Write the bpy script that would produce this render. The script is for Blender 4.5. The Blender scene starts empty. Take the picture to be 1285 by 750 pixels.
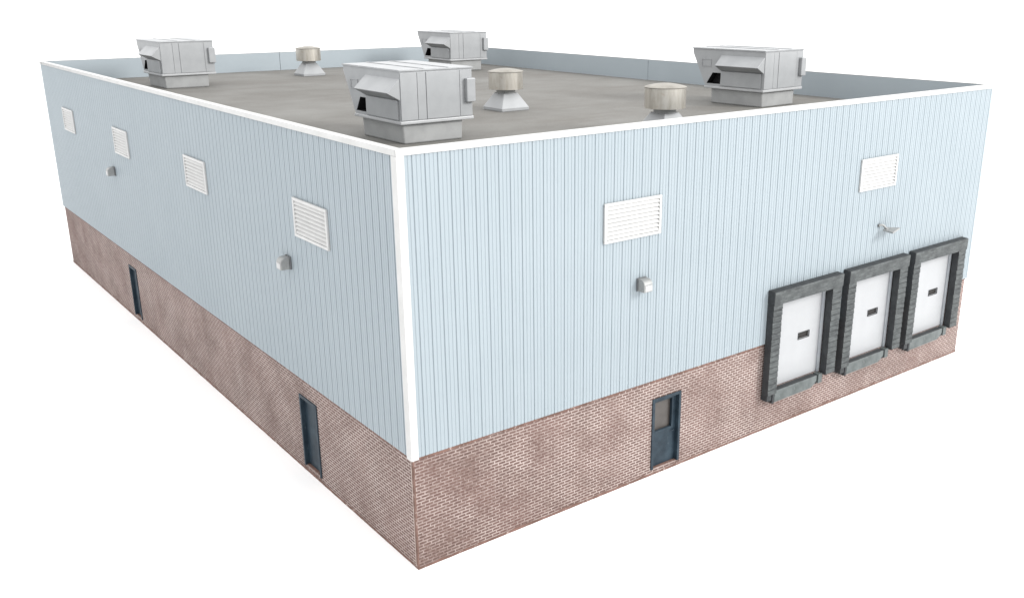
import bpy, bmesh, math, random
from mathutils import Vector, Matrix
from mathutils.geometry import tessellate_polygon

random.seed(7)
scene = bpy.context.scene
COL = scene.collection
R = math.radians

# ------------------------------------------------------------------ sizes (metres)
W, D, H = 23.66, 35.04, 10.0        # long front, side, top of the parapet
HB = 2.95                           # top of the brick base
ZR = 9.03                           # roof deck
PITCH, PHASE = 0.3135, 0.038        # siding grooves

# ------------------------------------------------------------------ materials
def new_mat(name):
    m = bpy.data.materials.new(name)
    m.use_nodes = True
    nt = m.node_tree
    b = nt.nodes['Principled BSDF']
    return m, nt, b

def N(nt, typ, **kw):
    n = nt.nodes.new(typ)
    for k, v in kw.items():
        if k in n.inputs:
            n.inputs[k].default_value = v
        else:
            setattr(n, k, v)
    return n

def noise(nt, coord, scale, detail=4.0, rough=0.55, stretch=(1, 1, 1)):
    mp = N(nt, 'ShaderNodeMapping')
    mp.inputs['Scale'].default_value = stretch
    nt.links.new(coord, mp.inputs['Vector'])
    n = N(nt, 'ShaderNodeTexNoise')
    n.inputs['Scale'].default_value = scale
    n.inputs['Detail'].default_value = detail
    n.inputs['Roughness'].default_value = rough
    nt.links.new(mp.outputs['Vector'], n.inputs['Vector'])
    return n.outputs['Fac']

def ramp(nt, fac, p0, p1, v0=0.0, v1=1.0):
    r = N(nt, 'ShaderNodeMapRange')
    r.inputs['From Min'].default_value = p0
    r.inputs['From Max'].default_value = p1
    r.inputs['To Min'].default_value = v0
    r.inputs['To Max'].default_value = v1
    nt.links.new(fac, r.inputs['Value'])
    return r.outputs['Result']

def mix(nt, fac, a, b, mode='MIX'):
    m = N(nt, 'ShaderNodeMix', data_type='RGBA', blend_type=mode)
    for sock, v in ((m.inputs[0], fac), (m.inputs[6], a), (m.inputs[7], b)):
        if isinstance(v, bpy.types.NodeSocket):
            nt.links.new(v, sock)
        elif isinstance(v, (int, float)):
            sock.default_value = v
        else:
            sock.default_value = (*v, 1)
    return m.outputs[2]

def bump(nt, bsdf, h, strength, dist):
    b = N(nt, 'ShaderNodeBump')
    b.inputs['Strength'].default_value = strength
    b.inputs['Distance'].default_value = dist
    nt.links.new(h, b.inputs['Height'])
    nt.links.new(b.outputs['Normal'], bsdf.inputs['Normal'])

def uvs(nt):
    return N(nt, 'ShaderNodeTexCoord').outputs['UV']

def objc(nt):
    return N(nt, 'ShaderNodeTexCoord').outputs['Object']

def paint(name, c0, c1, scale=1.5, rough=0.5, metallic=0.0, stretch=(1, 1, 1), bumps=0.0,
          lo=0.35, hi=0.65, fleck=None, fleck_scale=14, fleck_lo=0.62, fleck_hi=0.72, fleck_stretch=(1, 1, 1)):
    m, nt, b = new_mat(name)
    co = objc(nt)
    f = ramp(nt, noise(nt, co, scale, 5, 0.6, stretch), lo, hi)
    c = mix(nt, f, c0, c1)
    if fleck:
        g = ramp(nt, noise(nt, co, fleck_scale, 6, 0.7, fleck_stretch), fleck_lo, fleck_hi)
        c = mix(nt, g, c, fleck)
    nt.links.new(c, b.inputs['Base Color'])
    b.inputs['Roughness'].default_value = rough
    b.inputs['Metallic'].default_value = metallic
    if bumps:
        bump(nt, b, noise(nt, co, scale * 9, 4), bumps, 0.02)
    return m

def brick_material():
    m, nt, b = new_mat('weathered_brick')
    uv = uvs(nt)
    # slight waviness of the hand-filled joints
    wob = N(nt, 'ShaderNodeTexNoise')
    wob.inputs['Scale'].default_value = 5.0
    nt.links.new(uv, wob.inputs['Vector'])
    sub = N(nt, 'ShaderNodeVectorMath', operation='MULTIPLY_ADD')
    nt.links.new(wob.outputs['Color'], sub.inputs[0])
    sub.inputs[1].default_value = (0.016, 0.014, 0)
    nt.links.new(uv, sub.inputs[2])
    bt = N(nt, 'ShaderNodeTexBrick')
    bt.offset = 0.5
    nt.links.new(sub.outputs[0], bt.inputs['Vector'])
    for k, v in (('Scale', 1.0), ('Mortar Size', 0.0165), ('Mortar Smooth', 0.25), ('Bias', 0.0),
                 ('Brick Width', 0.220), ('Row Height', 0.0802)):
        bt.inputs[k].default_value = v
    bt.inputs['Color1'].default_value = (0.078, 0.045, 0.038, 1)
    bt.inputs['Color2'].default_value = (0.098, 0.056, 0.047, 1)
    bt.inputs['Mortar'].default_value = (0, 0, 0, 1)
    big = noise(nt, uv, 0.55, 3, 0.55)
    mid = noise(nt, uv, 0.75, 5, 0.62)
    fine = noise(nt, uv, 9.0, 6, 0.75)
    red = mix(nt, ramp(nt, big, 0.40, 0.85), bt.outputs['Color'], (0.130, 0.067, 0.058))
    # limewash rubbed over the bricks
    wash = ramp(nt, fine, 0.46, 0.74, 0.0, 0.55)
    red = mix(nt, wash, red, (0.27, 0.215, 0.19))
    # mortar: pale, but rubbed out in places
    sep = N(nt, 'ShaderNodeSeparateXYZ')
    nt.links.new(uv, sep.inputs[0])
    amount = ramp(nt, sep.outputs['X'], 1.0, 6.5, -0.09, 0.04)      # less filling next to the near corner
    add = N(nt, 'ShaderNodeMath', operation='ADD')
    nt.links.new(mid, add.inputs[0])
    nt.links.new(amount, add.inputs[1])
    spot = N(nt, 'ShaderNodeMath', operation='MULTIPLY_ADD')
    nt.links.new(noise(nt, uv, 7.5, 5, 0.75), spot.inputs[0])
    spot.inputs[1].default_value = 0.75
    nt.links.new(add.outputs[0], spot.inputs[2])
    mort = mix(nt, ramp(nt, spot.outputs[0], 0.62, 1.06), (0.145, 0.096, 0.084), (0.42, 0.352, 0.328))
    col = mix(nt, bt.outputs['Fac'], red, mort)
    dirt = ramp(nt, noise(nt, uv, 1.1, 6, 0.7), 0.50, 0.80, 0.0, 0.2)
    col = mix(nt, dirt, col, (0.165, 0.125, 0.103))
    nt.links.new(col, b.inputs['Base Color'])
    b.inputs['Roughness'].default_value = 0.9
    inv = N(nt, 'ShaderNodeMath', operation='SUBTRACT')
    inv.inputs[0].default_value = 1.0
    nt.links.new(bt.outputs['Fac'], inv.inputs[1])
    bump(nt, b, inv.outputs[0], 0.5, 0.012)
    return m

def roof_material():
    m, nt, b = new_mat('grey_roof_felt')
    co = objc(nt)
    f = ramp(nt, noise(nt, co, 0.28, 6, 0.62), 0.32, 0.68)
    c = mix(nt, f, (0.110, 0.104, 0.094), (0.172, 0.170, 0.160))
    st = ramp(nt, noise(nt, co, 0.5, 5, 0.6, (0.35, 1.4, 1)), 0.52, 0.72, 0, 0.5)
    c = mix(nt, st, c, (0.098, 0.087, 0.076))
    g = ramp(nt, noise(nt, co, 22, 3, 0.8), 0.42, 0.66, 0, 0.42)
    c = mix(nt, g, c, (0.195, 0.190, 0.178))
    nt.links.new(c, b.inputs['Base Color'])
    b.inputs['Roughness'].default_value = 0.92
    bump(nt, b, noise(nt, co, 26, 3, 0.7), 0.35, 0.02)
    return m

M = {}
DULL = ('door', 'rubber', 'rubber_front_lit', 'steel_plate', 'glass', 'black')
M['brick'] = brick_material()
M['brick_edge'] = paint('rough_brick_edge', (0.105, 0.058, 0.044), (0.175, 0.100, 0.082), 3.0, 0.9, bumps=0.5,
                        fleck=(0.42, 0.35, 0.32), fleck_scale=7, fleck_lo=0.57, fleck_hi=0.72)
M['mortar'] = paint('pale_mortar', (0.30, 0.24, 0.215), (0.42, 0.36, 0.33), 6, 0.9)
M['siding'] = paint('light_blue_siding', (0.246, 0.287, 0.314), (0.258, 0.299, 0.326), 0.35, 0.55,
                    fleck=(0.235, 0.276, 0.304), fleck_scale=1.2, fleck_lo=0.55, fleck_hi=0.8, fleck_stretch=(1, 1, 0.15))
M['parapet'] = paint('light_blue_parapet', (0.325, 0.37, 0.40), (0.345, 0.39, 0.42), 0.5, 0.6)
M['trim'] = paint('white_trim', (0.43, 0.43, 0.424), (0.49, 0.49, 0.486), 1.2, 0.5, bumps=0.05)
M['louver'] = paint('white_louver', (0.42, 0.42, 0.416), (0.47, 0.47, 0.466), 3, 0.5)
M['roof'] = roof_material()
M['silver'] = paint('silver_paint', (0.290, 0.299, 0.308), (0.330, 0.339, 0.348), 1.3, 0.45, 0.15, bumps=0.04,
                    fleck=(0.28, 0.285, 0.285), fleck_scale=4, fleck_lo=0.62, fleck_hi=0.85)
M['silver_base'] = paint('dull_silver', (0.265, 0.27, 0.27), (0.315, 0.32, 0.32), 1.8, 0.55, 0.0, bumps=0.06)
M['rail'] = paint('bright_silver_rail', (0.36, 0.367, 0.375), (0.41, 0.417, 0.425), 2.0, 0.4, 0.1)
M['cap'] = paint('dull_steel_cap', (0.215, 0.20, 0.175), (0.29, 0.275, 0.245), 3.0, 0.5, 0.3)
M['drum'] = paint('brushed_steel', (0.43, 0.40, 0.35), (0.55, 0.525, 0.48), 2.5, 0.34, 0.75, (3, 3, 0.6), 0.03,
                  fleck=(0.42, 0.33, 0.25), fleck_scale=3.2, fleck_lo=0.6, fleck_hi=0.8)
M['black'] = paint('black_recess', (0.012, 0.012, 0.013), (0.02, 0.02, 0.022), 4, 0.6)
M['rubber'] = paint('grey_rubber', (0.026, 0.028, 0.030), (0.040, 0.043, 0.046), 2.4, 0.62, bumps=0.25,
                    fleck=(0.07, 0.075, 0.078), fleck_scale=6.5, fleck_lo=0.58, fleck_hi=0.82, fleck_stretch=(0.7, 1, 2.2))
M['rubber_front_lit'] = paint('worn_lit_canvas_front', (0.036, 0.040, 0.042), (0.066, 0.073, 0.074), 2.6, 0.6, bumps=0.3,
                          fleck=(0.125, 0.136, 0.136), fleck_scale=5.0, fleck_lo=0.48, fleck_hi=0.80, fleck_stretch=(0.6, 1, 2.4))  # worn canvas, with the lit front's extra brightness painted in against darker pad sides
M['rubber_header'] = paint('grey_canvas', (0.050, 0.054, 0.056), (0.085, 0.092, 0.094), 2.0, 0.62, bumps=0.2,
                           fleck=(0.15, 0.163, 0.163), fleck_scale=7, fleck_lo=0.58, fleck_hi=0.82)
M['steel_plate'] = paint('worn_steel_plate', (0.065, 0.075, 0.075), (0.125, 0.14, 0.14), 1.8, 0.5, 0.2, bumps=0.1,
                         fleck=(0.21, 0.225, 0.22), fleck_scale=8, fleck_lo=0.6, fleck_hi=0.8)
M['dock_door'] = paint('white_dock_door', (0.315, 0.322, 0.333), (0.335, 0.342, 0.353), 1.2, 0.45)
M['track'] = paint('pale_grey_track', (0.27, 0.29, 0.315), (0.33, 0.35, 0.37), 2.0, 0.5)
M['door'] = paint('dark_blue_door', (0.011, 0.021, 0.031), (0.026, 0.043, 0.058), 2.2, 0.5, bumps=0.12,
                  fleck=(0.10, 0.135, 0.155), fleck_scale=5.5, fleck_lo=0.60, fleck_hi=0.85, fleck_stretch=(1.6, 1.6, 0.5))
M['pane'] = paint('brown_grey_pane', (0.050, 0.044, 0.040), (0.066, 0.059, 0.054), 3.0, 0.4)
M['glass'] = paint('dark_glass', (0.008, 0.008, 0.009), (0.03, 0.026, 0.023), 3.0, 0.5)
M['lamp'] = paint('grey_lamp_metal', (0.22, 0.225, 0.225), (0.28, 0.285, 0.28), 8, 0.45, 0.2)
M['plate_grey'] = paint('dark_grey_plate', (0.085, 0.09, 0.095), (0.12, 0.125, 0.13), 6, 0.5)
M['lens'] = paint('white_lens', (0.36, 0.36, 0.37), (0.42, 0.42, 0.42), 6, 0.35)
M['ground'] = paint('white_tabletop', (0.94, 0.94, 0.94), (0.95, 0.95, 0.95), 0.2, 0.8)
M['core'] = paint('plain_inside', (0.12, 0.11, 0.10), (0.14, 0.13, 0.12), 1.0, 0.9)

for k in DULL:
    M[k].node_tree.nodes['Principled BSDF'].inputs['Specular IOR Level'].default_value = 0.25

# ------------------------------------------------------------------ mesh builder
class MB:
    def __init__(self):
        self.v, self.f = [], []
    def add(self, verts, faces):
        o = len(self.v)
        self.v += [tuple(p) for p in verts]
        self.f += [tuple(i + o for i in f) for f in faces]
        return self
    def quad(self, a, b, c, d):
        return self.add([a, b, c, d], [(0, 1, 2, 3)])
    def box(self, x0, x1, y0, y1, z0, z1):
        v = [(x0, y0, z0), (x1, y0, z0), (x1, y1, z0), (x0, y1, z0), (x0, y0, z1), (x1, y0, z1), (x1, y1, z1), (x0, y1, z1)]
        return self.add(v, [(0, 3, 2, 1), (4, 5, 6, 7), (0, 1, 5, 4), (1, 2, 6, 5), (2, 3, 7, 6), (3, 0, 4, 7)])
    def prism(self, prof, axis, a, b):
        """closed profile extruded along an axis; the profile gives the other two coordinates in order"""
        def P(u, v, t):
            return {'x': (t, u, v), 'y': (u, t, v), 'z': (u, v, t)}[axis]
        n = len(prof)
        v = [P(*p, a) for p in prof] + [P(*p, b) for p in prof]
        f = [tuple(range(n - 1, -1, -1)), tuple(range(n, 2 * n))]
        f += [(i, (i + 1) % n, n + (i + 1) % n, n + i) for i in range(n)]
        return self.add(v, f)
    def lathe(self, prof, seg=40, c=(0, 0)):
        v, f = [], []
        n = len(prof)
        for k in range(seg):
            a = 2 * math.pi * k / seg
            v += [(c[0] + r * math.cos(a), c[1] + r * math.sin(a), z) for r, z in prof]
        for k in range(seg):
            j = (k + 1) % seg
            for i in range(n - 1):
                f.append((k * n + i, j * n + i, j * n + i + 1, k * n + i + 1))
        return self.add(v, f)
    def tube(self, pts, r, seg=10):
        v, f = [], []
        pts = [Vector(p) for p in pts]
        for i, p in enumerate(pts):
            t = (pts[min(i + 1, len(pts) - 1)] - pts[max(i - 1, 0)]).normalized()
            s = t.cross(Vector((0, 0, 1)) if abs(t.z) < 0.9 else Vector((1, 0, 0))).normalized()
            u = s.cross(t)
            for k in range(seg):
                a = 2 * math.pi * k / seg
                v.append(p + r * (math.cos(a) * s + math.sin(a) * u))
        for i in range(len(pts) - 1):
            for k in range(seg):
                j = (k + 1) % seg
                f.append((i * seg + k, i * seg + j, (i + 1) * seg + j, (i + 1) * seg + k))
        f.append(tuple(range(seg - 1, -1, -1)))
        f.append(tuple((len(pts) - 1) * seg + k for k in range(seg)))
        return self.add(v, f)
    def build(self, name, mat, parent=None, loc=(0, 0, 0), rz=0.0, bevel=0.0, seg=2, smooth=False):
        me = bpy.data.meshes.new(name)
        bm = bmesh.new()
        vs = [bm.verts.new(p) for p in self.v]
        for f in self.f:
            try:
                bm.faces.new([vs[i] for i in f])
            except ValueError:
                pass
        bmesh.ops.remove_doubles(bm, verts=bm.verts, dist=1e-5)
        bmesh.ops.recalc_face_normals(bm, faces=bm.faces)
        lay = bm.loops.layers.uv.new('metres')
        for f in bm.faces:
            n = f.normal
            for l in f.loops:
                p = l.vert.co
                if abs(n.z) > 0.7:
                    l[lay].uv = (p.x, p.y)
                elif abs(n.x) > abs(n.y):
                    l[lay].uv = (p.y, p.z)
                else:
                    l[lay].uv = (p.x, p.z)
            f.smooth = smooth
        bm.to_mesh(me)
        bm.free()
        o = bpy.data.objects.new(name, me)
        COL.objects.link(o)
        me.materials.append(mat)
        o.location = loc
        o.rotation_euler = (0, 0, rz)
        if parent:
            o.parent = parent
        if bevel:
            b = o.modifiers.new('bevel', 'BEVEL')
            b.width, b.segments, b.limit_method, b.angle_limit = bevel, seg, 'ANGLE', R(35)
        if smooth:
            e = o.modifiers.new('edges', 'EDGE_SPLIT')
            e.split_angle = R(40)
        return o

def thing(name, label, cat, loc, rz=0.0, group=None):
    o = bpy.data.objects.new(name, None)
    COL.objects.link(o)
    o.location = loc
    o.rotation_euler = (0, 0, rz)
    o.empty_display_size = 0.4
    o['label'], o['category'] = label, cat
    if group:
        o['group'] = group
    return o

def dup(root, label, loc, rz=0.0):
    def copy(o, parent):
        c = o.copy()
        COL.objects.link(c)
        c.parent = parent
        for ch in [x for x in list(bpy.data.objects) if x.parent == o]:
            copy(ch, c)
        return c
    r = copy(root, None)
    r.location = loc
    r.rotation_euler = (0, 0, rz)
    r['label'] = label
    return r

# ------------------------------------------------------------------ the setting
g = MB().quad((-400, -400, 0), (400, -400, 0), (400, 400, 0), (-400, 400, 0)).build('ground', M['ground'])
g['kind'] = 'structure'

# ------------------------------------------------------------------ the warehouse
# each wall is built in its own frame: x runs along it (left to right seen from outside), -y points out
SIDES = {'front': (W, (0, 0, 0), 0.0), 'side': (D, (0, D, 0), -math.pi / 2),
         'back': (W, (W, D, 0), math.pi), 'end': (D, (W, 0, 0), math.pi / 2)}
DOCKS = [12.20, 15.87, 19.54]
DOOR_F = (7.60, 8.71, 0.17, 2.34)
DOOR_S = [(D - 6.46, D - 5.34, 0.18, 2.38), (D - 23.63, D - 22.60, 0.18, 2.36)]
OPEN = {'front': [DOOR_F] + [(x + 0.30, x + 3.0, 1.34, 4.30) for x in DOCKS], 'side': DOOR_S, 'back': [], 'end': []}

shed = thing('warehouse', 'long light blue metal warehouse on a weathered brick base', 'warehouse', (0, 0, 0))

def spans(z0, z1, xm, holes):
    segs = [(z0, z1)]
    for hx0, hx1, hz0, hz1 in holes:
        if hx0 < xm < hx1:
            nxt = []
            for a, b in segs:
                if hz0 > a: nxt.append((a, min(b, hz0)))
                if hz1 < b: nxt.append((max(a, hz1), b))
            segs = [(a, b) for a, b in nxt if b - a > 1e-4]
    return segs

def brick_wall(key):
    L, loc, rz = SIDES[key]
    holes = [h for h in OPEN[key]]
    y = 0.06
    xs = sorted({0.06, L - 0.06} | {v for h in holes for v in h[:2]})
    mb = MB()
    for a, b in zip(xs, xs[1:]):
        for z0, z1 in spans(0.0, HB, (a + b) / 2, holes):
            mb.quad((a, y, z0), (b, y, z0), (b, y, z1), (a, y, z1))
    for x0, x1, z0, z1 in holes:
        z1 = min(z1, HB)
        for q in (((x0, y, z0), (x0, y, z1), (x0, y + .14, z1), (x0, y + .14, z0)),
                  ((x1, y, z0), (x1, y, z1), (x1, y + .14, z1), (x1, y + .14, z0)),
                  ((x0, y, z0), (x1, y, z0), (x1, y + .14, z0), (x0, y + .14, z0))):
            mb.quad(*q)
    o = mb.build('brick_wall', M['brick'], shed, loc, rz)
    # rough top course and foot of the casting
    e = MB()
    def strip(x0, x1, z0, z1, out):
        n = max(2, int((x1 - x0) / 0.22))
        pr = []
        for i in range(n + 1):
            x = x0 + (x1 - x0) * i / n
            j = random.uniform(-0.03, 0.015)
            pr.append((x, z0 + (j if z0 > 1 else 0), z1 + (0 if z0 > 1 else j), out - random.uniform(0, 0.006)))
        for p, q in zip(pr, pr[1:]):
            e.quad((p[0], p[3], p[1]), (q[0], q[3], q[1]), (q[0], q[3], q[2]), (p[0], p[3], p[2]))
            e.quad((p[0], p[3], p[2]), (q[0], q[3], q[2]), (q[0], y + .01, q[2]), (p[0], y + .01, p[2]))
            e.quad((p[0], p[3], p[1]), (q[0], q[3], q[1]), (q[0], y + .01, q[1]), (p[0], y + .01, p[1]))
    lo = y - 0.012
    cuts = sorted([h[:2] for h in holes if h[3] > HB])
    x = 0.05
    for a, b in cuts + [(L - 0.05, None)]:
        strip(x, a, HB - 0.075, HB - 0.003, lo)
        x = b
    strip(0.05, L - 0.05, 0.0, 0.07, lo)
    e.build('ledge', M['brick_edge'], o, (0, 0, 0))
    return o

def siding(key):
    L, loc, rz = SIDES[key]
    holes = [h for h in OPEN[key] if h[3] > HB]
    ph = PHASE if key == 'front' else (L - 0.30) % PITCH
    dep = 0.019 if key == 'front' else 0.055
    pts = [(0.0, 0.0)]
    k = 0
    while True:
        x = ph + k * PITCH
        if x > L - 0.06: break
        if x > 0.06:
            for dx, y in ((-0.020, 0), (-0.007, dep), (0.007, dep), (0.018, 0)):
                pts.append((x + dx, y))
        for q in (1, 2):
            xm = x + PITCH * q / 3
            if 0.06 < xm < L - 0.05:
                for dx, y in ((-0.016, 0), (-0.004, 0.010), (0.004, 0.010), (0.016, 0)):
                    pts.append((xm + dx, y))
        k += 1
    pts.append((L, 0.0))
    mb = MB()
    z0, z1 = HB - 0.01, 9.985
    for (xa, ya), (xb, yb) in zip(pts, pts[1:]):
        for a, b in spans(z0, z1, (xa + xb) / 2, holes):
            mb.quad((xa, ya, a), (xb, yb, a), (xb, yb, b), (xa, ya, b))
            if a == z0:
                mb.quad((xa, ya, a), (xb, yb, a), (xb, 0.1, a), (xa, 0.1, a))
    return mb.build('metal_siding', M['siding'], shed, loc, rz)

for k in SIDES:
    brick_wall(k)
    siding(k)

# plain inner lining of the parapet, in two lengths at the back with an open joint
T = 0.18
def lining(key, cuts=()):
    L, loc, rz = SIDES[key]
    xs = [0.12 if key in ('front', 'back') else T + 0.002] + list(cuts) + [L - (0.12 if key in ('front', 'back') else T + 0.002)]
    mb = MB()
    for i, (a, b) in enumerate(zip(xs, xs[1:])):
        mb.box(a + (0.012 if i else 0), b - (0.012 if i < len(xs) - 2 else 0), 0.10, T, 8.5, 9.98)
    mb.build('parapet', M['parapet'], shed, loc, rz)
lining('front')
lining('side')
lining('back', (W - 11.97,))
lining('end', (17.40,))

MB().box(0.14, W - 0.14, 0.14, D - 0.14, 8.9, ZR).build('roof', M['roof'], shed)
MB().box(0.24, W - 0.24, 0.24, D - 0.24, 0.02, 8.89).build('inner_core', M['core'], shed)

# white coping: outer lip and flat top
def coping(key):
    L, loc, rz = SIDES[key]
    a = -0.035 if key in ('front', 'back') else T + 0.004
    b = L - a
    mb = MB()
    mb.prism([(-0.035, 9.868), (-0.035, 10.0), (T + 0.004, 10.0), (T + 0.004, 9.984), (-0.003, 9.984), (-0.003, 9.868)], 'x', a, b)
    mb.build('coping', M['trim'], shed, loc, rz, bevel=0.008)
for k in SIDES:
    coping(k)
# the outer lips along the side walls run on past the coping ends
for xx in (-0.035, W + 0.003):
    MB().box(xx, xx + 0.032, -0.03, D + 0.03, 9.868, 9.996).build('coping_lip', M['trim'], shed, bevel=0.006)

MB().prism([(-0.03, -0.03), (0.165, -0.03), (0.165, -0.003), (-0.003, -0.003), (-0.003, 0.205), (-0.03, 0.205)], 'z', 2.90, 9.866) \
    .build('corner_trim', M['trim'], shed, bevel=0.012)
MB().box(0.045, 0.075, 0.045, 0.135, 0.0, HB - 0.012).build('corner_joint', M['brick_edge'], shed)
MB().box(0.042, 0.07, 0.138, 0.166, 0.06, HB - 0.08).build('mortar_line', M['mortar'], shed)

# ---- doors of the brick base
def entry_door(key, rect, glazed, label):
    L, loc, rz = SIDES[key]
    x0, x1, z0, z1 = rect
    c, s = math.cos(rz), math.sin(rz)
    at = (loc[0] + c * x0, loc[1] + s * x0, z0)
    w, h = x1 - x0, z1 - z0
    f = 0.085
    leaf = MB()
    ly = 0.15
    if glazed:
        wx0, wx1, wz0, wz1 = f + 0.11, w - f - 0.17, 1.10, h - f - 0.09
        for a, b, p, q in ((f, wx0, 0.02, h - f), (wx1, w - f, 0.02, h - f), (wx0, wx1, 0.02, wz0), (wx0, wx1, wz1, h - f)):
            leaf.box(a, b, ly, ly + 0.06, p, q)
    else:
        leaf.box(f, w - f, ly, ly + 0.06, 0.02, h - f)
    d = leaf.build('door', M['door'], shed, at, rz)
    d['label'] = label
    fr = MB()
    fr.box(0, f, 0.022, 0.19, 0, h).box(w - f, w, 0.022, 0.19, 0, h).box(f, w - f, 0.022, 0.19, h - f, h)
    fr.build('door_frame', M['door'], d, bevel=0.008)
    MB().box(f + .002, w - f - .002, 0.075, 0.20, 0.003, 0.018).build('threshold', M['brick_edge'], d)
    if glazed:
        MB().box(wx0 - .01, wx1 + .01, ly + 0.075, ly + 0.085, wz0 - .01, wz1 + .01).build('window_pane', M['pane'], d)
        wf = MB()
        b = 0.035
        wf.box(wx0 - b, wx1 + b, ly - 0.022, ly - .001, wz0 - b, wz0).box(wx0 - b, wx1 + b, ly - 0.022, ly - .001, wz1, wz1 + b)
        wf.box(wx0 - b, wx0, ly - 0.022, ly - .001, wz0, wz1).box(wx1, wx1 + b, ly - 0.022, ly - .001, wz0, wz1)
        wf.build('window_frame', M['door'], d, bevel=0.006)
    MB().tube([(w - f - 0.10, ly, 0.98), (w - f - 0.10, ly - 0.05, 0.98), (w - f - 0.20, ly - 0.05, 0.98)], 0.014, 8) \
        .build('handle', M['door'], d, smooth=True)
    return d
entry_door('front', DOOR_F, True, 'dark blue door with a tall window pane')
entry_door('side', DOOR_S[0], False, 'plain dark blue door nearest the white corner trim')
entry_door('side', DOOR_S[1], False, 'plain dark blue door towards the far end of the side wall')

# ---- wall louvres
def louver(key, x0, z0, w=1.95, h=1.02, n=8):
    L, loc, rz = SIDES[key]
    c, s = math.cos(rz), math.sin(rz)
    at = (loc[0] + c * x0, loc[1] + s * x0, z0)
    b = 0.08
    mb = MB()
    ph = (h - 2 * b) / n
    for i in range(n):
        z = b + i * ph
        mb.prism([(-0.052, z + 0.014), (-0.054, z + 0.026), (-0.012, z + ph - 0.014), (-0.004, z + ph - 0.020)], 'x', b - 0.004, w - b + 0.004)
    mb.box(b - .01, w - b + .01, -0.004, -0.001, b - .01, h - b + .01)
    o = mb.build('louver', M['louver'], shed, at, rz)
    fr = MB()
    fr.box(0, w, -0.062, -0.002, 0, b).box(0, w, -0.062, -0.002, h - b, h)
    fr.box(0, b, -0.061, -0.002, b, h - b).box(w - b, w, -0.061, -0.002, b, h - b)
    fr.build('frame', M['louver'], o, bevel=0.01)
for x in (5.66, 16.24):
    louver('front', x, 7.10)
for y in (5.53, 14.17, 22.81, 31.46):
    louver('side', D - y, 7.12, 1.98)

# ------------------------------------------------------------------ loading docks
def pad_profile(z0, z1, n, front, back):
    pr = [(back, z0), (back, z1)]
    st = (z1 - z0) / n
    for i in range(n, 0, -1):
        za, zb = z0 + i * st, z0 + (i - 1) * st
        j = random.uniform(-0.006, 0.006)
        pr += [(front + 0.012 + j, za), (front + j, zb + 0.030), (front + j + 0.004, zb + 0.022), (front + 0.027, zb + 0.017), (front + 0.027, zb + 0.005)]
    return pr

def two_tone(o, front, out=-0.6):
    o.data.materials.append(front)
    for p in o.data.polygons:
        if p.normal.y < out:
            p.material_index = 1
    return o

dock = thing('loading_dock', 'grey padded loading dock nearest the blue door, leftmost of three', 'loading dock',
             (DOCKS[0], 0, 0), 0, 'padded loading docks along the front wall')
FR = -0.25
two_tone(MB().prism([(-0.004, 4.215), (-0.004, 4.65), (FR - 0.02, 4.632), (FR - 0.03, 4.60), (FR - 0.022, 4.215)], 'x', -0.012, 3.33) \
    .build('header_pad', M['rubber'], dock, bevel=0.02), M['rubber_front_lit'])
two_tone(MB().prism(pad_profile(1.28, 4.21, 16, FR, -0.004), 'x', 0.0, 0.41).build('side_pad', M['rubber'], dock), M['rubber_front_lit'])
two_tone(MB().prism(pad_profile(1.28, 4.21, 16, FR, -0.004), 'x', 2.86, 3.315).build('side_pad', M['rubber'], dock), M['rubber_front_lit'])
dd = MB()
nz = 5
wx0, wx1, wz0, wz1 = 1.70, 2.23, 2.685, 2.885
dy = 0.085
zs = [1.362 + (4.26 - 1.362) * i / nz for i in range(nz + 1)]
for i, (a, b) in enumerate(zip(zs, zs[1:])):
    pass
    if a < wz0 and b > wz1:
        for q in ((0.335, wx0, a, b), (wx1, 2.965, a, b), (wx0, wx1, a, wz0), (wx0, wx1, wz1, b)):
            dd.box(q[0], q[1], dy, dy + 0.04, q[2], q[3])
    else:
        dd.box(0.335, 2.965, dy, dy + 0.04, a, b)
dd.box(0.335, wx0 - .06, dy + 0.008, dy + 0.05, 1.362, 4.26).box(wx1 + .06, 2.965, dy + 0.008, dy + 0.05, 1.362, 4.26)
ddo = dd.build('dock_door', M['dock_door'], dock)
MB().box(wx0 - .02, wx1 + .02, dy + 0.045, dy + 0.052, wz0 - .02, wz1 + .02).build('window_pane', M['glass'], ddo)
wf = MB()
b = 0.012
wf.box(wx0 - b, wx1 + b, dy - .02, dy - .001, wz0 - b, wz0).box(wx0 - b, wx1 + b, dy - .02, dy - .001, wz1, wz1 + b)
wf.box(wx0 - b, wx0, dy - .02, dy - .001, wz0, wz1).box(wx1, wx1 + b, dy - .02, dy - .001, wz0, wz1)
wf.build('window_frame', M['rubber'], ddo)
MB().box(0.325, 0.46, 0.045, 0.083, 1.35, 4.21).build('door_track', M['track'], dock, bevel=0.005)
MB().box(2.74, 2.858, 0.03, 0.083, 1.35, 4.21).build('door_track', M['track'], dock, bevel=0.005)
lv = MB().prism([(0.425, 0.962), (2.20, 0.972), (2.40, 1.06), (2.50, 1.17), (2.50, 1.352), (0.425, 1.352)], 'y', -0.17, 0.055)
two_tone(lv.build('dock_plate', M['rubber'], dock, bevel=0.012), M['steel_plate'])
MB().box(0.31, 0.395, FR + 0.06, 0.056, 0.95, 1.27).build('bumper', M['rubber'], dock, bevel=0.015)
MB().box(0.04, 0.26, FR + 0.06, 0.056, 1.08, 1.275).build('bumper', M['rubber'], dock, bevel=0.015)
MB().box(2.60, 2.80, -0.165, 0.056, 1.03, 1.35).build('bumper', M['steel_plate'], dock, bevel=0.015)
MB().box(2.53, 2.575, -0.12, 0.056, 1.02, 1.31).build('bumper', M['rubber'], dock, bevel=0.01)
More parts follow.
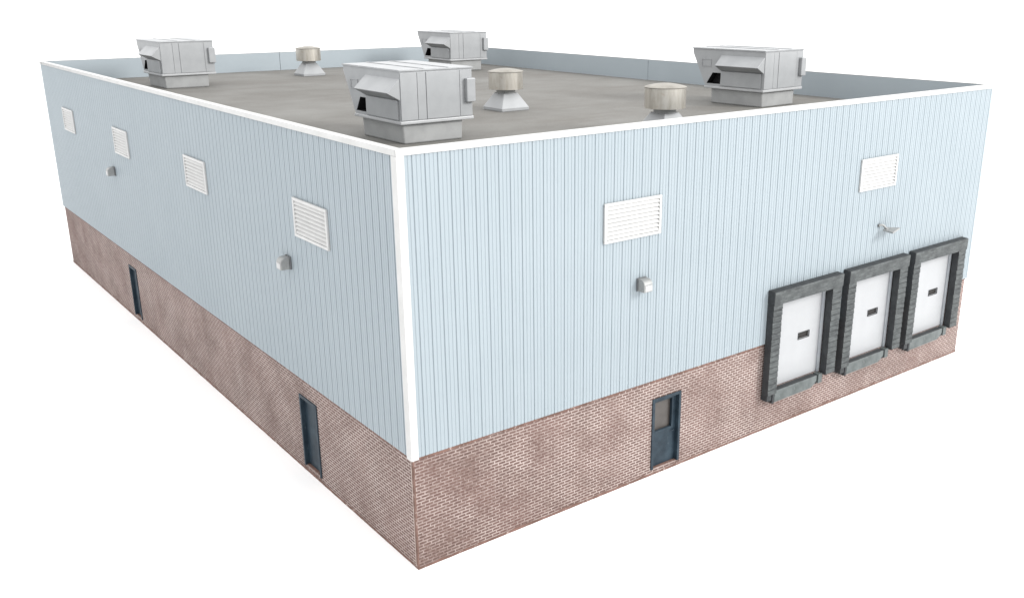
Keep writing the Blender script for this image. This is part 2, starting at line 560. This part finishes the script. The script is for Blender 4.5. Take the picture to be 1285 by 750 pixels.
dup(dock, 'grey padded loading dock between two other docks, the middle one', (DOCKS[1], 0, 0))
dup(dock, 'grey padded loading dock at the far right end of the front wall', (DOCKS[2], 0, 0))

# ------------------------------------------------------------------ wall lamps
def lamp_parts(t):
    w, d, h = 0.30, 0.30, 0.34
    prof = [(-0.05, 0), (-d, 0.0), (-d, h * 0.52)]
    for a in range(0, 91, 15):
        prof.append((-d + 0.16 - 0.16 * math.cos(R(a)), h * 0.52 + 0.155 * math.sin(R(a))))
    prof.append((-0.05, h * 0.52 + 0.155))
    MB().prism(prof, 'x', 0, w).build('lamp_housing', M['lamp'], t, bevel=0.02, seg=3)
    MB().box(0.03, w - 0.03, -d - 0.012, -d + .004, 0.03, h * 0.55).build('lens', M['lens'], t, bevel=0.01)
    MB().box(-0.012, w + 0.012, -0.05, 0.002, -0.01, h + 0.005).build('back_plate', M['plate_grey'], t, bevel=0.01)  # plate's dark grey has the shade beside the housing put into it

GL = 'lamps on the warehouse walls'
l1 = thing('wall_lamp', 'small grey box lamp with pale lens on the front wall below a white louver', 'wall lamp', (6.84, 0, 5.66), 0, GL)
lamp_parts(l1)
dup(l1, 'small grey hooded lamp nearest the white corner trim on the side wall', (0, 6.36, 6.10), -math.pi / 2)
dup(l1, 'small grey hooded lamp near the far end of the long side wall', (0, 23.68, 6.12), -math.pi / 2)
l2 = thing('flood_lamp', 'flat pale grey flood lamp on a bent arm above the middle loading dock', 'wall lamp', (17.52, 0, 5.84), 0, GL)
MB().box(-0.035, 0.035, -0.04, 0.004, -0.05, 0.05).build('mount', M['plate_grey'], l2, bevel=0.012)
MB().tube([(0, -0.03, 0), (0.05, -0.08, 0.03), (0.11, -0.12, 0.01), (0.16, -0.16, -0.06), (0.22, -0.20, -0.12)], 0.038, 10).build('arm', M['lamp'], l2, smooth=True)
hd = MB()
q = [(0.04, -0.16), (0.42, -0.06), (0.76, -0.33), (0.0, -0.56)]
top = [(x, y, -0.10 - 0.05 * (-y)) for x, y in q]
bot = [(x * 0.96 + .02, y, -0.165 - 0.03 * (-y)) for x, y in q]
hd.add(top + bot, [(0, 1, 2, 3), (7, 6, 5, 4)] + [(i, (i + 1) % 4, 4 + (i + 1) % 4, 4 + i) for i in range(4)])
hd.build('lamp_head', M['lamp'], l2, bevel=0.012)

# ------------------------------------------------------------------ rooftop air units
GR = 'air handling units standing on the roof'
unit = thing('rooftop_unit', 'silver air handling unit nearest the front corner of the roof', 'air unit', (3.54, 6.136, ZR), 0, GR)
MB().prism([(0.12, 0.0), (0.09, 0.565), (2.07, 0.565), (2.04, 0.0)], 'y', 0.10, 2.52).build('curb', M['silver_base'], unit, bevel=0.05, seg=3)
MB().box(-0.03, 2.38, -0.03, 2.78, 0.56, 0.65).build('base_rail', M['rail'], unit, bevel=0.018)
outer = [(0, 0.652), (2.74, 0.652), (3.40, 1.86), (3.40, 2.0), (0, 2.0)]
hole = [(2.02, 0.74), (2.68, 0.74), (2.40, 1.15), (1.985, 1.15)]
body = MB()
tri = tessellate_polygon([[Vector((0, y, z)) for y, z in outer], [Vector((0, y, z)) for y, z in hole]])
pts = [(0, y, z) for y, z in outer + hole]
body.add(pts, [tuple(t) for t in tri])
for (ya, za), (yb, zb) in zip(outer, outer[1:] + outer[:1]):
    body.quad((0, ya, za), (2.35, ya, za), (2.35, yb, zb), (0, yb, zb))
body.add([(2.35, y, z) for y, z in outer], [tuple(range(5))])
for (ya, za), (yb, zb) in zip(hole, hole[1:] + hole[:1]):
    body.quad((0, ya, za), (0.35, ya, za), (0.35, yb, zb), (0, yb, zb))
bo = body.build('housing', M['silver'], unit)
cy, cz = 2.27, 0.94
ins = [(cy + (y - cy) * 0.985, cz + (z - cz) * 0.985) for y, z in hole]
lin = MB().add([(0.345, y, z) for y, z in ins], [(0, 1, 2, 3)])
for (ya, za), (yb, zb) in zip(ins, ins[1:] + ins[:1]):
    lin.quad((0.006, ya, za), (0.345, ya, za), (0.345, yb, zb), (0.006, yb, zb))
lin.build('air_intake', M['black'], bo)
MB().prism([(-0.002, 1.81), (-0.39, 1.455), (-0.385, 1.435), (-0.002, 1.225)], 'y', -0.004, 1.99).build('intake_hood', M['silver'], unit, bevel=0.006)
MB().box(-0.05, -0.002, 0.10, 1.965, 0.69, 1.222).build('side_panel', M['silver'], unit, bevel=0.008)
sq = MB()
for a, b_, p, q_ in ((2.48, 2.94, 1.62, 1.645), (2.48, 2.94, 1.365, 1.39), (2.48, 2.505, 1.39, 1.62), (2.915, 2.94, 1.39, 1.62)):
    sq.box(-0.02, -0.001, a, b_, p, q_)
sq.box(-0.007, -0.001, 2.51, 2.91, 1.395, 1.615)
sq.build('service_hatch', M['silver'], unit)
MB().box(0.012, 0.535, -0.022, -0.001, 0.672, 1.96).build('front_panel', M['silver'], unit, bevel=0.006)
MB().box(0.550, 0.815, -0.018, -0.001, 0.672, 1.96).build('front_panel', M['silver'], unit, bevel=0.005)
MB().box(0.832, 1.920, -0.026, -0.001, 0.672, 1.96).build('front_panel', M['silver'], unit, bevel=0.006)
MB().box(1.935, 2.342, -0.018, -0.001, 0.672, 1.96).build('front_panel', M['silver'], unit, bevel=0.005)
MB().box(2.09, 2.385, -0.15, -0.013, 1.06, 1.73).build('control_box', M['silver'], unit, bevel=0.025, seg=3)
lid = MB()
lid.box(-0.03, 2.38, -0.035, 3.43, 2.001, 2.028)
for y0, y1 in ((-0.03, 1.34), (1.39, 2.30), (2.36, 3.42)):
    lid.box(-0.02, 2.37, y0, y1, 2.026, 2.046)
for x0 in (0.75, 1.55):
    lid.box(x0, x0 + 0.05, -0.02, 3.41, 2.04, 2.066)
lid.build('lid', M['silver'], unit, bevel=0.005)
dup(unit, 'silver air handling unit at the far left end of the roof', (3.414, 27.295, ZR), 0.006)
dup(unit, 'silver air handling unit in the far back corner, partly behind the nearest unit', (18.70, 27.835, ZR), 0.0)
dup(unit, 'silver air handling unit on the right of the roof near the front parapet', (18.36, 5.865, ZR), 0.056)

# ------------------------------------------------------------------ round roof vents
GV = 'round drum vents on the roof'
vent = thing('roof_vent', 'round steel drum vent between the nearest air unit and the back parapet', 'roof vent', (10.80, 11.43, ZR), 0, GV)
a, c = 0.60, 0.30
bs = MB()
bs.add([(-a, -a, 0), (a, -a, 0), (a, a, 0), (-a, a, 0), (-a, -a, .11), (a, -a, .11), (a, a, .11), (-a, a, .11),
        (-c, -c, .62), (c, -c, .62), (c, c, .62), (-c, c, .62)],
       [(3, 2, 1, 0), (8, 9, 10, 11)] + [(i, (i + 1) % 4, 4 + (i + 1) % 4, 4 + i) for i in range(4)]
       + [(4 + i, 4 + (i + 1) % 4, 8 + (i + 1) % 4, 8 + i) for i in range(4)])
bs.build('flashing', M['silver'], vent, bevel=0.02)
MB().lathe([(0.001, 0.60), (0.33, 0.60), (0.345, 0.64), (0.33, 0.78), (0.001, 0.79)], 40).build('neck', M['silver_base'], vent, smooth=True)
MB().lathe([(0.30, 0.80), (0.595, 0.80), (0.605, 0.745), (0.622, 0.75), (0.622, 1.34), (0.001, 1.345)], 56).build('drum', M['drum'], vent, smooth=True)
MB().lathe([(0.001, 1.346), (0.638, 1.346), (0.642, 1.366), (0.60, 1.385), (0.42, 1.43), (0.22, 1.462), (0.001, 1.475)], 56) \
    .build('cap', M['cap'], vent, smooth=True)
dup(vent, 'round steel drum vent farthest back, beside the pale back parapet', (11.72, 30.45, ZR), 0.0)
dup(vent, 'round steel drum vent nearest the front parapet, its foot hidden by the white coping', (11.07, 3.49, ZR), 0.0)

# ------------------------------------------------------------------ camera (solved from the photograph's corners)
cam = bpy.data.cameras.new('camera')
co = bpy.data.objects.new('camera', cam)
COL.objects.link(co)
yaw, pitch, roll = 0.9088, -0.3108, -0.0015
yaw = R(52.0702); pitch = R(-17.807); roll = R(-0.0877)
f = Vector((math.cos(yaw) * math.cos(pitch), math.sin(yaw) * math.cos(pitch), math.sin(pitch)))
rt = f.cross(Vector((0, 0, 1))).normalized()
up = rt.cross(f)
r2 = math.cos(roll) * rt + math.sin(roll) * up
u2 = -math.sin(roll) * rt + math.cos(roll) * up
m = Matrix((r2, u2, -f)).transposed().to_4x4()
m.translation = Vector((-9.466, -17.4543, 13.0459))
co.matrix_world = m
cam.sensor_width = 36.0
cam.lens = 1195.727 / 1285 * 36.0
cam.shift_x = -(696.395 - 642.5) / 1285
cam.shift_y = (376.613 - 375.0) / 1285
cam.clip_end = 2000
scene.camera = co

# ------------------------------------------------------------------ light: white studio surround and one big soft lamp
world = bpy.data.worlds.new('World')
scene.world = world
world.use_nodes = True
wt = world.node_tree
bg = wt.nodes['Background']
tc = wt.nodes.new('ShaderNodeTexCoord')
dot = wt.nodes.new('ShaderNodeVectorMath')
dot.operation = 'DOT_PRODUCT'
dot.inputs[1].default_value = (-0.995, 0.0, 0.1)       # surround dimmed on the left, added to darken left-facing sides
wt.links.new(tc.outputs['Generated'], dot.inputs[0])
mr = wt.nodes.new('ShaderNodeMapRange')
mr.interpolation_type = 'SMOOTHSTEP'
mr.inputs['From Min'].default_value = 0.45
mr.inputs['From Max'].default_value = 0.95
mr.inputs['To Min'].default_value = 1.95
mr.inputs['To Max'].default_value = 1.4
wt.links.new(dot.outputs['Value'], mr.inputs['Value'])
bg.inputs['Color'].default_value = (1.0, 1.0, 1.0, 1)
wt.links.new(mr.outputs['Result'], bg.inputs['Strength'])

def softbox(name, pos, target, size, power, colour):
    l = bpy.data.lights.new(name, 'AREA')
    l.shape = 'SQUARE'
    l.size = size
    l.energy = power
    l.color = colour
    o = bpy.data.objects.new(name, l)
    COL.objects.link(o)
    o.location = pos
    o.rotation_euler = (Vector(target) - Vector(pos)).to_track_quat('-Z', 'Y').to_euler()
    return o
softbox('key_softbox', (52, -62, 48), (12, 12, 5), 22, 67000, (1.0, 0.985, 0.96))

# ------------------------------------------------------------------ render settings
scene.view_settings.view_transform = 'Standard'
scene.view_settings.look = 'None'
scene.view_settings.exposure = 0.0
scene.view_settings.gamma = 1.0
scene.render.engine = 'CYCLES'
scene.cycles.max_bounces = 8
scene.cycles.use_denoising = True
scene.cycles.denoising_input_passes = 'RGB_ALBEDO_NORMAL'
